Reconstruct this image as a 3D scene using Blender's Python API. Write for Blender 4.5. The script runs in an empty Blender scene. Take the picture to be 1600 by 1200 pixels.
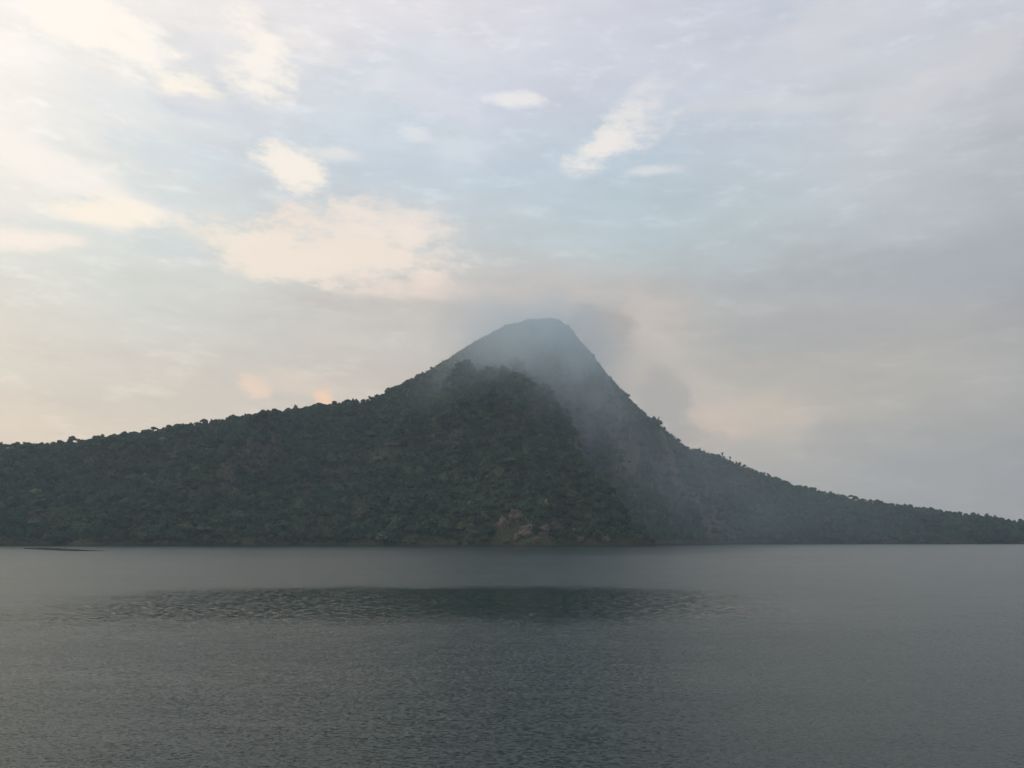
import bpy, math, random
import numpy as np
from mathutils import Vector

random.seed(7)
rng = np.random.default_rng(7)
SC = bpy.context.scene
COL = SC.collection
R = math.radians

# ------------------------------------------------------------------ camera
F = 1300.0                      # focal length in pixels of the 1600 x 1200 photograph
CAM_H = 8.0
HORIZON = 842.6
PITCH = math.atan((HORIZON - 600.0) / F)
cam_data = bpy.data.cameras.new('camera')
cam_data.sensor_width = 36.0
cam_data.lens = F / 1600.0 * 36.0
cam_data.clip_start = 0.5
cam_data.clip_end = 30000.0
cam = bpy.data.objects.new('camera', cam_data)
COL.objects.link(cam)
cam.location = (0, 0, CAM_H)
cam.rotation_euler = (R(90) + PITCH, 0, 0)
SC.camera = cam


def ray(px, py):
    """unit direction of a photograph pixel"""
    u, v = (px - 800.0) / F, (600.0 - py) / F
    c, s = math.cos(PITCH), math.sin(PITCH)
    d = np.array([u, c - v * s, s + v * c])
    return d / np.linalg.norm(d)


def azel(px, py):
    d = ray(px, py)
    return math.atan2(d[0], d[1]), math.asin(d[2])


def at(px, py, Y):
    """world point on a pixel's ray at distance Y"""
    d = ray(px, py)
    k = Y / d[1]
    return np.array([d[0] * k, Y, CAM_H + d[2] * k])


# ------------------------------------------------------------------ view
SC.view_settings.view_transform = 'Standard'
SC.view_settings.look = 'None'
SC.view_settings.exposure = 0.0
SC.view_settings.gamma = 1.0
SC.view_settings.use_curve_mapping = False
SC.render.engine = 'CYCLES'
SC.cycles.use_denoising = True
SC.cycles.max_bounces = 8
SC.cycles.diffuse_bounces = 2
SC.cycles.glossy_bounces = 3
SC.cycles.volume_bounces = 4
SC.cycles.transparent_max_bounces = 8
SC.cycles.volume_step_rate = 1.0
SC.cycles.volume_max_steps = 256

# ------------------------------------------------------------------ sun
SUN_AZ, SUN_EL = R(-82), R(17)          # low, left of the frame, behind thin cloud
sun_dir = Vector((math.sin(SUN_AZ) * math.cos(SUN_EL), math.cos(SUN_AZ) * math.cos(SUN_EL), math.sin(SUN_EL)))
sl = bpy.data.lights.new('sun', 'SUN')
sl.energy = 0.75
sl.angle = R(14)
sl.color = (1.0, 0.90, 0.78)
sun = bpy.data.objects.new('sun', sl)
COL.objects.link(sun)
sun.rotation_euler = (-sun_dir).to_track_quat('-Z', 'Y').to_euler()
sun.location = (-800, 200, 600)


# ------------------------------------------------------------------ node helper
class NT:
    def __init__(self, tree):
        self.t = tree
        self.n = tree.nodes
        self.l = tree.links

    def new(self, kind, **kw):
        n = self.n.new(kind)
        for k, v in kw.items():
            setattr(n, k, v)
        return n

    def put(self, sock, v):
        if isinstance(v, bpy.types.NodeSocket):
            self.l.new(v, sock)
        else:
            sock.default_value = v

    def math(self, op, a, b=None, c=None, clamp=False):
        n = self.new('ShaderNodeMath', operation=op, use_clamp=clamp)
        for i, v in enumerate((a, b, c)):
            if v is not None:
                self.put(n.inputs[i], v)
        return n.outputs[0]

    def vmath(self, op, a, b=None, out=0):
        n = self.new('ShaderNodeVectorMath', operation=op)
        self.put(n.inputs[0], a)
        if b is not None:
            self.put(n.inputs[1], b)
        return n.outputs[out]

    def scale(self, a, f):
        n = self.new('ShaderNodeVectorMath', operation='SCALE')
        self.put(n.inputs[0], a)
        self.put(n.inputs[3], f)
        return n.outputs[0]

    def xyz(self, x, y, z=0.0):
        n = self.new('ShaderNodeCombineXYZ')
        for i, v in enumerate((x, y, z)):
            self.put(n.inputs[i], v)
        return n.outputs[0]

    def sep(self, v):
        n = self.new('ShaderNodeSeparateXYZ')
        self.put(n.inputs[0], v)
        return n.outputs

    def rng(self, v, a, b, c=0.0, d=1.0, smooth=True):
        n = self.new('ShaderNodeMapRange', interpolation_type='SMOOTHSTEP' if smooth else 'LINEAR')
        self.put(n.inputs[0], v)
        for i, x in enumerate((a, b, c, d)):
            self.put(n.inputs[i + 1], x)
        return n.outputs[0]

    def noise(self, vec, scale, detail=3.0, rough=0.5, distortion=0.0, color=False, lac=2.0):
        n = self.new('ShaderNodeTexNoise')
        self.put(n.inputs['Vector'], vec)
        n.inputs['Scale'].default_value = scale
        n.inputs['Detail'].default_value = detail
        n.inputs['Roughness'].default_value = rough
        n.inputs['Lacunarity'].default_value = lac
        n.inputs['Distortion'].default_value = distortion
        return n.outputs['Color' if color else 'Fac']

    def mix(self, f, a, b, blend='MIX'):
        n = self.new('ShaderNodeMix', data_type='RGBA', blend_type=blend)
        self.put(n.inputs[0], f)
        self.put(n.inputs[6], a)
        self.put(n.inputs[7], b)
        return n.outputs[2]

    def ramp(self, f, stops, interp='LINEAR'):
        n = self.new('ShaderNodeValToRGB')
        cr = n.color_ramp
        cr.interpolation = interp
        while len(cr.elements) < len(stops):
            cr.elements.new(0.5)
        for e, (p, c) in zip(cr.elements, stops):
            e.position = p
            e.color = (*c[:3], 1)
        self.put(n.inputs[0], f)
        return n.outputs[0]


def lin(c):
    return tuple(((x / 255) / 12.92 if x / 255 <= 0.04045 else ((x / 255 + 0.055) / 1.055) ** 2.4) for x in c)


# ------------------------------------------------------------------ sky (world)
world = bpy.data.worlds.new('World')
SC.world = world
world.use_nodes = True
W = NT(world.node_tree)
W.n.clear()
tc = W.new('ShaderNodeTexCoord')
dx, dy, dz = W.sep(tc.outputs['Generated'])[:3]
az0 = W.math('ARCTAN2', dx, dy)
el0 = W.math('ARCSINE', dz)
flat = W.xyz(az0, W.math('MULTIPLY', el0, 2.6))
wn = W.vmath('SUBTRACT', W.noise(flat, 5.0, 5.0, 0.55, color=True), (0.5, 0.5, 0.5))
wsep = W.sep(wn)
az = W.math('MULTIPLY_ADD', wsep[0], 0.16, az0)
el = W.math('MULTIPLY_ADD', wsep[1], 0.085, el0)

# colour of the veil of thin cloud: rows by elevation, columns by azimuth
GX = [0, 200, 400, 600, 800, 1000, 1200, 1400, 1600]
GRID = [
    (0, [(269,262,257),(261,252,245),(251,244,241),(243,238,241),(231,229,236),(219,220,231),(209,215,228),(220,221,231),(218,220,233)]),
    (150, [(265,259,251),(250,247,243),(232,233,236),(222,228,236),(219,223,234),(214,219,230),(212,216,225),(214,216,223),(209,211,218)]),
    (270, [(263,256,246),(239,239,236),(217,224,229),(209,220,229),(202,214,225),(199,214,226),(204,212,221),(207,210,215),(198,200,204)]),
    (380, [(255,250,239),(228,232,228),(224,225,222),(221,222,219),(205,213,215),(195,207,210),(195,205,208),(194,199,203),(188,191,197)]),
    (470, [(244,241,231),(228,229,220),(222,219,211),(214,208,201),(210,201,194),(197,193,190),(187,188,187),(182,184,186),(171,173,178)]),
    (560, [(239,229,213),(230,222,209),(222,215,203),(218,208,197),(212,201,190),(199,192,182),(191,186,179),(186,182,177),(176,173,171)]),
    (640, [(241,225,205),(236,221,203),(229,216,200),(225,209,193),(218,200,186),(214,198,182),(210,197,181),(194,187,177),(182,179,174)]),
    (750, [(254,230,200),(249,227,200),(239,218,197),(233,213,194),(225,205,186),(217,201,183),(195,186,175),(178,173,170),(169,164,162)]),
]
GAIN = 1.0 / 1.6                 # colour ramps stop at 1, the brightest cloud does not
pos = W.math('MULTIPLY_ADD', az, 1 / (2 * math.pi), 0.5)
prev, prev_el = None, None
for py, cols in reversed(GRID):
    lc = [tuple(GAIN * v for v in lin(c)) for c in cols]
    left, right = np.array(lc[0]), np.array(lc[-1])
    back = tuple(0.45 * left + 0.55 * right)
    stops = [(0.0, back), (0.22, tuple(left * 1.0)), (0.34, tuple(left * 1.08))]
    for gx, c in zip(GX, lc):
        stops.append((azel(gx, py)[0] / (2 * math.pi) + 0.5, c))
    stops += [(0.72, tuple(right * 0.98)), (1.0, back)]
    row = W.ramp(pos, stops, 'LINEAR')
    e = azel(800, py)[1]
    if prev is None:
        prev = row
    else:
        prev = W.mix(W.rng(el, prev_el, e, smooth=False), prev, row)
    prev_el = e
veil = W.mix(W.rng(el, prev_el, R(80), smooth=True), prev, (*(v * GAIN for v in lin((200, 206, 218))), 1))

# fine streaky relief in the veil
st = W.noise(W.xyz(W.math('MULTIPLY_ADD', el0, 0.6, az0), W.math('MULTIPLY', el0, 3.2)), 9.0, 9.0, 0.66)
st2 = W.noise(flat, 3.2, 6.0, 0.5)
st3 = W.noise(W.xyz(W.math('MULTIPLY_ADD', el0, -1.4, az0), W.math('MULTIPLY_ADD', az0, 0.5, W.math('MULTIPLY', el0, 3.4))), 13.0, 9.0, 0.68)
gain = W.math('ADD', W.rng(st, 0.25, 0.75, 0.93, 1.06, False), W.rng(st2, 0.25, 0.75, -0.05, 0.05, False))
gain = W.math('ADD', gain, W.rng(st3, 0.50, 0.72, -0.01, 0.12))
veil = W.scale(veil, W.math('MULTIPLY', gain, 1.6))

# individual clouds: (px, py, half width, half height, tilt deg (up to the right), colour, opacity, softness, ragged)
WARM = (255, 240, 221)
CLOUDS = [
    (330, 25, 330, 60, -8, (259, 251, 245), .45, .8, .9),
    (140, 45, 250, 75, -14, (272, 263, 250), .85, .7, .9),
    (30, 85, 170, 50, -6, (270, 261, 252), .6, .7, .8),
    (400, 100, 95, 75, -60, (268, 259, 246), .85, .7, .9),
    (300, 146, 95, 30, -8, (269, 258, 240), .8, .6, .8),
    (95, 272, 270, 48, -11, (267, 257, 246), .7, .6, .8),
    (160, 332, 120, 38, 2, (269, 256, 236), .95, .5, .7),
    (35, 372, 130, 32, 4, (271, 254, 238), .75, .6, .7),
    (455, 262, 78, 46, -12, (264, 253, 239), .95, .5, .9),
    (515, 243, 80, 18, 3, (249, 245, 239), .6, .7, .8),
    (425, 392, 170, 56, -9, (261, 246, 226), .85, .5, .85),
    (545, 388, 225, 92, -9, (257, 240, 224), .9, .6, .85),
    (620, 348, 130, 48, -8, (255, 241, 229), .65, .8, .9),
    (680, 455, 190, 30, -3, (244, 225, 211), .6, .8, .7),
    (950, 228, 95, 40, 24, (258, 250, 241), .85, 1.0, 1.1),
    (985, 202, 100, 60, 38, (248, 242, 238), .7, 1.1, 1.2),
    (1015, 180, 80, 50, 55, (235, 232, 235), .45, 1.1, 1.2),
    (1030, 273, 60, 13, 2, (234, 235, 237), .7, .7, .7),
    (805, 157, 60, 19, -4, (249, 245, 243), .85, .6, .8),
    (600, 130, 60, 30, 20, (239, 240, 244), .6, .7, 1.0),
    (655, 140, 140, 45, -14, (233, 232, 240), .5, .8, 1.),
    (650, 210, 36, 16, 0, (239, 241, 241), .6, .7, .8),
    (720, 228, 60, 45, 0, (225, 231, 237), .6, .8, .8),
    (396, 603, 40, 23, -14, (260, 227, 200), .8, .8, .9),
    (460, 598, 120, 30, -6, (241, 221, 202), .6, .8, .7),
    (510, 618, 28, 22, -20, (266, 222, 185), .9, .7, .7),
    (870, 476, 110, 26, -2, (231, 210, 197), .7, .8, .7),
    (1150, 652, 170, 44, -4, (228, 208, 190), .5, .9, .8),
    (1090, 672, 90, 46, 0, (235, 208, 189), .6, .7, .6),
    (1200, 162, 210, 22, -6, (222, 221, 225), .6, .8, .8),
    (1290, 40, 170, 90, 20, (222, 221, 227), .6, .8, .9),
    (1500, 110, 260, 60, 18, (220, 218, 222), .6, .8, .9),
    (1440, 415, 420, 60, -3, (177, 179, 183), .75, .9, .8),
    (1250, 510, 420, 46, -2, (180, 178, 177), .6, .9, .8),
    (590, 474, 230, 20, -2, (209, 199, 192), .6, .8, .7),
    (345, 172, 150, 30, 2, (221, 225, 233), .75, .6, .7),
    (170, 150, 130, 40, -8, (243, 243, 242), .6, .7, .9),
    (150, 105, 100, 14, -12, (250, 244, 238), .6, .7, .9),
    (340, 75, 70, 26, 10, (245, 241, 241), .5, .7, .9),
    (290, 250, 170, 36, -6, (219, 229, 234), .6, .7, .8),
    (250, 305, 120, 20, -4, (228, 233, 233), .6, .7, .8),
    (100, 352, 150, 14, 2, (235, 236, 231), .6, .7, .7),
    (270, 385, 90, 26, -4, (221, 228, 228), .6, .7, .8),
    (900, 500, 260, 80, -6, (224, 207, 194), .6, .9, .6),
    (1010, 560, 190, 80, -20, (216, 203, 191), .5, .9, .6),
    # grey heaps of cloud right of the summit
    (938, 515, 66, 62, 10, (183, 175, 169), .9, .22, .65),
    (985, 575, 90, 62, -30, (192, 183, 174), .45, .5, .8),
    (1036, 632, 54, 84, -8, (187, 180, 173), .9, .2, .65),
    (1060, 678, 46, 26, 0, (193, 184, 175), .8, .3, .8),
    (1108, 690, 30, 20, 0, (203, 190, 177), .6, .35, .6),
    (1320, 680, 78, 44, 5, (180, 174, 169), .6, .4, .6),
    (1365, 702, 60, 24, -8, (179, 173, 168), .45, .5, .6),
]
n1 = W.noise(W.xyz(az0, W.math('MULTIPLY', el0, 1.9)), 14.0, 9.0, 0.66)
rag = W.math('SUBTRACT', n1, 0.5)
n2 = W.noise(W.xyz(W.math('MULTIPLY_ADD', el0, -1.1, az0), W.math('MULTIPLY_ADD', az0, 0.6, W.math('MULTIPLY', el0, 3.0))), 24.0, 8.0, 0.66)
rag2 = W.math('MULTIPLY_ADD', W.math('SUBTRACT', n2, 0.5), 0.6, rag)
cw = W.xyz(W.math('MULTIPLY_ADD', wsep[0], 0.05, az0), W.math('MULTIPLY_ADD', wsep[1], 0.028, el0))
sky_col = veil
for (px, py, hw, hh, tilt, c, op, soft, rg) in CLOUDS:
    a, e = azel(px, py)
    a1, _ = azel(px + 20, py)
    _, e1 = azel(px, py - 20)
    m = W.new('ShaderNodeMapping', vector_type='TEXTURE')
    W.put(m.inputs[0], cw)
    m.inputs[1].default_value = (a, e, 0)
    m.inputs[2].default_value = (0, 0, R(tilt))
    m.inputs[3].default_value = (hw * abs(a1 - a) / 20, hh * abs(e1 - e) / 20, 1)
    g = W.new('ShaderNodeTexGradient', gradient_type='SPHERICAL')
    W.put(g.inputs[0], m.outputs[0])
    v = W.math('MULTIPLY_ADD', rag2, rg * 2.2, g.outputs[1])
    # the noise may not lift cloud where the blob has ended
    v = W.math('MINIMUM', v, W.math('MULTIPLY', g.outputs[1], 2.4))
    mid = 0.36
    f = W.rng(v, mid - 0.36, mid + 0.05 + 0.55 * soft, 0.0, op)
    sky_col = W.mix(f, sky_col, (*lin(c), 1))

sky_tex = W.new('ShaderNodeTexSky', sky_type='NISHITA')
sky_tex.sun_disc = False
sky_tex.sun_elevation = SUN_EL
sky_tex.sun_rotation = SUN_AZ
sky_tex.air_density = 1.0
sky_tex.dust_density = 2.5
sky_tex.ozone_density = 1.2
bg_clear = W.new('ShaderNodeBackground')
W.put(bg_clear.inputs[0], sky_tex.outputs[0])
bg_clear.inputs[1].default_value = 0.1
bg_cloud = W.new('ShaderNodeBackground')
W.put(bg_cloud.inputs[0], sky_col)
bg_cloud.inputs[1].default_value = 1.0
mixs = W.new('ShaderNodeMixShader')
mixs.inputs[0].default_value = 0.92                    # thin cloud covers nearly all of it
W.l.new(bg_clear.outputs[0], mixs.inputs[1])
W.l.new(bg_cloud.outputs[0], mixs.inputs[2])
wo = W.new('ShaderNodeOutputWorld')
W.l.new(mixs.outputs[0], wo.inputs[0])
world.cycles.sampling_method = 'MANUAL'
world.cycles.sample_map_resolution = 512


# ------------------------------------------------------------------ object helpers
def material(name):
    m = bpy.data.materials.new(name)
    m.use_nodes = True
    t = NT(m.node_tree)
    t.n.clear()
    out = t.new('ShaderNodeOutputMaterial')
    return m, t, out


def mesh_of(name, verts, faces, mat=None, smooth=False):
    me = bpy.data.meshes.new(name)
    verts = np.asarray(verts, dtype=np.float32)
    if isinstance(faces, np.ndarray):
        k = faces.shape[1]
        me.vertices.add(len(verts))
        me.vertices.foreach_set('co', verts.ravel())
        me.loops.add(faces.size)
        me.loops.foreach_set('vertex_index', faces.astype(np.int32).ravel())
        me.polygons.add(len(faces))
        me.polygons.foreach_set('loop_start', np.arange(0, faces.size, k, dtype=np.int32))
        me.polygons.foreach_set('loop_total', np.full(len(faces), k, dtype=np.int32))
        me.update(calc_edges=True)
    else:
        me.from_pydata([tuple(v) for v in verts], [], faces)
        me.update()
    me.polygons.foreach_set('use_smooth', np.full(len(me.polygons), smooth))
    if mat:
        me.materials.append(mat)
    return me


def link(name, data, parent=None, loc=None, **props):
    o = bpy.data.objects.new(name, data)
    COL.objects.link(o)
    if parent is not None:
        o.parent = parent
    if loc is not None:
        o.location = loc
    for k, v in props.items():
        o[k] = v
    return o


# ------------------------------------------------------------------ numpy noise
_perm = rng.random((512, 512)).astype(np.float64)


def vnoise(x, y):
    xi, yi = np.floor(x).astype(int), np.floor(y).astype(int)
    fx, fy = x - xi, y - yi
    fx, fy = fx * fx * fx * (fx * (fx * 6 - 15) + 10), fy * fy * fy * (fy * (fy * 6 - 15) + 10)
    a, b = _perm[xi % 512, yi % 512], _perm[(xi + 1) % 512, yi % 512]
    c, d = _perm[xi % 512, (yi + 1) % 512], _perm[(xi + 1) % 512, (yi + 1) % 512]
    return (a * (1 - fx) + b * fx) * (1 - fy) + (c * (1 - fx) + d * fx) * fy


def fbm(x, y, o=4, g=0.5):
    s, a, t = 0.0, 1.0, 0.0
    for i in range(o):
        s = s + a * (vnoise(x * 2 ** i + 17.3 * i, y * 2 ** i + 5.7 * i) - 0.5)
        t += a
        a *= g
    return s / t * 2


# ------------------------------------------------------------------ terrain of the island
TREE = 9.0
# crest: photograph pixel of the skyline, distance, slope in front, tree height there
CREST = [
    (-900, 800, 1500, .34, 9), (-450, 745, 1420, .36, 9), (-200, 715, 1380, .40, 9),
    (0, 691, 1350, .46, 9), (110, 683, 1360, .47, 9), (200, 672, 1380, .47, 9), (300, 657, 1390, .48, 9),
    (400, 641, 1400, .50, 9), (500, 626, 1420, .52, 9), (590, 617, 1440, .55, 9), (640, 589, 1470, .60, 6),
    (700, 555, 1490, .74, 5), (745, 526, 1500, .9, 4), (790, 503, 1520, 1.15, 3), (830, 493, 1530, 1.35, 3),
    (868, 492, 1540, 1.4, 3), (888, 504, 1560, 1.4, 3), (905, 527, 1590, 1.35, 4), (930, 557, 1630, 1.35, 5),
    (955, 586, 1665, 1.25, 6), (978, 610, 1690, 1.25, 8), (1000, 638, 1710, 1.2, 8), (1020, 654, 1725, 1.1, 8),
    (1045, 670, 1740, .95, 8), (1075, 694, 1750, .8, 8), (1110, 701, 1755, .72, 8), (1150, 717, 1755, .6, 8),
    (1200, 740, 1750, .48, 8), (1250, 755, 1735, .43, 8), (1300, 766, 1720, .39, 8), (1400, 783, 1690, .32, 8),
    (1500, 798, 1660, .27, 8), (1600, 812, 1640, .22, 8), (1750, 830, 1620, .2, 8), (1900, 846, 1600, .2, 8),
]
# the spur that comes forward to the cape: left-front slope, right slope
SPUR = [
    (770, 530, 1490, .70, 1.4), (808, 552, 1420, .66, 1.6), (845, 592, 1330, .64, 1.8), (872, 640, 1240, .66, 2.0),
    (897, 690, 1150, .72, 2.0), (922, 735, 1075, .85, 1.9), (942, 775, 1020, 1.0, 1.5), (962, 815, 990, 1.1, 1.2),
    (972, 850, 915, 1.1, 1.3),
]
LEFT_RIBS = [
    [(430, 672, 1350, .60, .60), (400, 725, 1250, .6, .6), (372, 790, 1120, .6, .6), (355, 842, 1010, .7, .7)],
    [(690, 575, 1480, .75, .9), (660, 650, 1320, .7, .9), (625, 730, 1150, .75, .75), (600, 800, 1010, .9, .9), (590, 846, 940, 1, 1)],
    [(800, 570, 1400, .85, 1.4), (775, 660, 1230, .85, 1.2), (760, 740, 1080, .9, 1.2), (745, 810, 970, 1., 1.), (742, 848, 915, 1, 1)],
    [(855, 640, 1235, 1., 1.7), (852, 720, 1070, 1.05, 1.4), (846, 790, 960, 1.2, 1.3), (840, 838, 905, 1.3, 1.3)],
    [(905, 715, 1110, 1.1, 1.5), (915, 790, 985, 1.2, 1.4), (918, 840, 920, 1.3, 1.3)],
    [(955, 798, 1010, 1.1, 1.1), (1000, 821, 1000, 1.2, 1.2), (1062, 839, 990, 1.2, 1.2)],
    [(560, 660, 1330, .9, .9), (520, 740, 1150, .9, .9), (490, 800, 1030, 1., 1.)],
    [(210, 720, 1280, .8, .8), (180, 780, 1120, .8, .8), (170, 835, 990, .9, .9)],
    [(985, 640, 1690, 1.1, 1.3), (1000, 700, 1610, 1.1, 1.3), (1018, 770, 1530, 1.1, 1.3), (1045, 842, 1440, 1., 1.3)],
    [(940, 600, 1630, 1.2, 1.4), (950, 680, 1540, 1.2, 1.4), (975, 770, 1450, 1.2, 1.4)],
]


def ridge_height(X, Y, pts, slopes_l, slopes_r):
    """highest of the slopes that fall away from a crest line; the side of the nearest stretch decides which slope holds"""
    near, side, parts = np.full(X.shape, 1e9), np.zeros(X.shape), []
    for i in range(len(pts) - 1):
        a, b = pts[i], pts[i + 1]
        ab = b[:2] - a[:2]
        t = np.clip(((X - a[0]) * ab[0] + (Y - a[1]) * ab[1]) / (ab @ ab), 0, 1)
        qx, qy = X - (a[0] + t * ab[0]), Y - (a[1] + t * ab[1])
        d = np.hypot(qx, qy)
        sd = (ab[0] * qy - ab[1] * qx) / math.sqrt(ab @ ab)
        side = np.where(d < near, sd, side)
        near = np.minimum(d, near)
        parts.append((i, t, d, a[2] + t * (b[2] - a[2])))
    w = np.clip(side / 24.0 + 0.5, 0, 1)                    # 1: left of travel
    best = np.full(X.shape, -1e9)
    for i, t, d, z in parts:
        s = w * (slopes_l[i] + t * (slopes_l[i + 1] - slopes_l[i])) + (1 - w) * (slopes_r[i] + t * (slopes_r[i + 1] - slopes_r[i]))
        best = np.maximum(best, z - s * d)
    return best


def poly(pts, drop):
    out = []
    for p in pts:
        q = at(p[0], p[1], p[2])
        q[2] -= drop if drop is not None else p[4]
        out.append(q)
    return np.array(out)


def height(X, Y):
    wx = X + 14 * fbm(X / 130.0, Y / 130.0 + 40, 3)
    wy = Y + 14 * fbm(X / 130.0 + 70, Y / 130.0, 3)
    hs = []
    c = poly(CREST, None)
    fr = [p[3] for p in CREST]
    hs.append(ridge_height(X, Y, c, [0.7] * len(fr), fr))       # travel to +x: front is on the right
    s = poly(SPUR, 8)
    hs.append(ridge_height(X * .5 + wx * .5, Y * .5 + wy * .5, s, [p[4] for p in SPUR], [p[3] for p in SPUR]))
    for rib in LEFT_RIBS:
        q = poly(rib, 10)
        hs.append(ridge_height(wx, wy, q, [p[4] for p in rib], [p[3] for p in rib]))
    k = 7.0
    mx = np.maximum.reduce(hs)
    z = mx + k * np.log(sum(np.exp((h - mx) / k) for h in hs)) - 2.0 + 5.0 * fbm(X / 42.0, Y / 42.0 + 50, 3) * np.clip(1 - mx / 25.0, 0, 1)
    gul = np.abs(fbm(X / 80.0 + 3, Y / 260.0 + 9, 3))
    amp = np.clip(z / 90.0, 0.15, 1.0)
    cy = np.interp(X, c[:, 0], c[:, 1])                     # distance in front of the crest
    fade = np.clip((cy - Y) / 170.0, 0.0, 1.0)
    fade = fade * fade * (3 - 2 * fade)
    z = z + amp * ((1.0 + 6.0 * fade) * fbm(X / 60.0, Y / 60.0, 4) + 95.0 * fade * (gul - 0.16))
    return z


STEP = 8.0
gx = np.arange(-1900, 2300 + 1, STEP)
gy = np.arange(760, 2500 + 1, STEP)
GXX, GYY = np.meshgrid(gx, gy)
HZ = height(GXX, GYY)
# cliffed shore: the land drops quickly through the waterline
HZ = np.where(HZ < 5, np.maximum(HZ - (5 - HZ) * 1.2, -4.0), HZ)


def hgt(x, y):
    fx = np.clip((np.asarray(x) - gx[0]) / STEP, 0, len(gx) - 1.001)
    fy = np.clip((np.asarray(y) - gy[0]) / STEP, 0, len(gy) - 1.001)
    ix, iy = fx.astype(int), fy.astype(int)
    fx, fy = fx - ix, fy - iy
    return (HZ[iy, ix] * (1 - fx) + HZ[iy, ix + 1] * fx) * (1 - fy) + (HZ[iy + 1, ix] * (1 - fx) + HZ[iy + 1, ix + 1] * fx) * fy


def hit(px, py, y0=780.0):
    """where a pixel's ray meets the land"""
    d = ray(px, py)
    ys = np.arange(y0, 2300, 2.0)
    k = ys / d[1]
    below = hgt(d[0] * k, ys) > CAM_H + d[2] * k
    if not below.any():
        return None
    y = ys[np.argmax(below)]
    x = d[0] * y / d[1]
    return np.array([x, y, float(hgt(x, y))])


# --- materials of the ground
gm, t, out = material('ground')
geo = t.new('ShaderNodeNewGeometry')
nz = t.sep(geo.outputs['Normal'])[2]
P = geo.outputs['Position']
nn = t.noise(P, 0.03, 6, 0.6)
soil = t.ramp(t.noise(P, 0.25, 5, 0.6), [(0.3, (0.030, 0.034, 0.018)), (0.6, (0.055, 0.060, 0.030)), (0.8, (0.075, 0.062, 0.042))])
rk = t.ramp(t.noise(t.vmath('MULTIPLY', P, (1, 1, 0.35)), 0.18, 8, 0.65), [(0.3, (0.035, 0.034, 0.026)), (0.55, (0.075, 0.066, 0.055)), (0.78, (0.20, 0.165, 0.145))])
steep = t.rng(t.math('MULTIPLY_ADD', t.math('SUBTRACT', nn, 0.5), 0.9, nz), 0.66, 0.50)
c = t.mix(steep, soil, rk)
c = t.mix(t.rng(t.sep(P)[2], 3.5, 1.5, 0, 0.8), c, (0.022, 0.022, 0.018, 1))      # wet foot of the shore
b = t.new('ShaderNodeBsdfPrincipled')
t.put(b.inputs['Base Color'], c)
b.inputs['Roughness'].default_value = 0.95
b.inputs['Specular IOR Level'].default_value = 0.1
bp = t.new('ShaderNodeBump')
bp.inputs['Strength'].default_value = 0.8
bp.inputs['Distance'].default_value = 2.0
t.put(bp.inputs['Height'], t.noise(P, 0.3, 8, 0.65))
t.l.new(bp.outputs[0], b.inputs['Normal'])
t.l.new(b.outputs[0], out.inputs[0])

nx_, ny_ = len(gx), len(gy)
ii = np.arange(nx_ * ny_).reshape(ny_, nx_)
quads = np.stack([ii[:-1, :-1].ravel(), ii[:-1, 1:].ravel(), ii[1:, 1:].ravel(), ii[1:, :-1].ravel()], 1)
link('hill', mesh_of('hill', np.stack([GXX.ravel(), GYY.ravel(), HZ.ravel()], 1), quads, gm, True), kind='structure')

# ------------------------------------------------------------------ water
wm, t, out = material('water')
geo = t.new('ShaderNodeNewGeometry')
P = geo.outputs['Position']
pxw, pyw, _ = t.sep(P)[:3]
warp = t.math('SUBTRACT', t.noise(P, 0.03, 4, 0.55), 0.5)
warp2 = t.math('SUBTRACT', t.noise(t.vmath('MULTIPLY', P, (0.4, 1, 1)), 0.11, 4, 0.6), 0.5)
yw = t.math('MULTIPLY_ADD', warp2, 14.0, t.math('MULTIPLY_ADD', warp, 26.0, pyw))
# the slick: a calmer strip 80 to 145 m out that mirrors the mountain
slick = t.math('MULTIPLY', t.rng(yw, 74, 98), t.rng(yw, 153, 133))
xw = t.math('MULTIPLY_ADD', warp, 50.0, pxw)
slick = t.math('MULTIPLY', slick, t.math('MULTIPLY', t.rng(xw, -70, -30), t.rng(xw, 50, 12)))
# calm water in the lee of the cape
calm = t.math('MULTIPLY', t.math('MULTIPLY', t.rng(yw, 400, 480), t.rng(yw, 1080, 960)), t.rng(t.math('ADD', pxw, t.math('MULTIPLY', pyw, -0.0)), -40, 60))
calm = t.math('MULTIPLY', calm, t.rng(t.math('DIVIDE', pxw, t.math('MAXIMUM', pyw, 1.0)), 0.42, 0.22))
streak = t.noise(t.vmath('MULTIPLY', P, (0.0022, 0.02, 1)), 1.0, 4, 0.55)


def slopes(vec, scale, detail, amp):
    cn = t.noise(vec, scale, detail, 0.55, color=True)
    return t.scale(t.vmath('SUBTRACT', cn, (0.5, 0.5, 0.5)), amp)


streak2 = t.noise(t.vmath('MULTIPLY', P, (0.018, 0.11, 1)), 1.0, 5, 0.6)
base_amp = t.math('MULTIPLY', t.rng(streak, 0.3, 0.7, 0.75, 1.25, False), t.rng(streak2, 0.3, 0.7, 0.70, 1.30, False))
base_amp = t.math('MULTIPLY', base_amp, t.math('MULTIPLY', t.rng(calm, 0, 1, 1.0, 0.16, False), t.rng(slick, 0, 1, 1.0, 0.08, False)))
A = t.vmath('MULTIPLY', P, (0.30, 1.0, 1.0))
s1 = slopes(A, 0.9, 3.0, 0.22)
s2 = slopes(t.vmath('ADD', A, (31.0, 7.0, 0)), 15.0, 3.0, 1.6)
s3 = slopes(t.vmath('MULTIPLY', P, (0.26, 1.0, 1.0)), 5.0, 3.0, 0.60)
sl_ = t.scale(t.vmath('ADD', s1, s2), base_amp)
sl_ = t.vmath('ADD', sl_, t.scale(s3, slick))
sx, sy, _ = t.sep(sl_)[:3]
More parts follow.
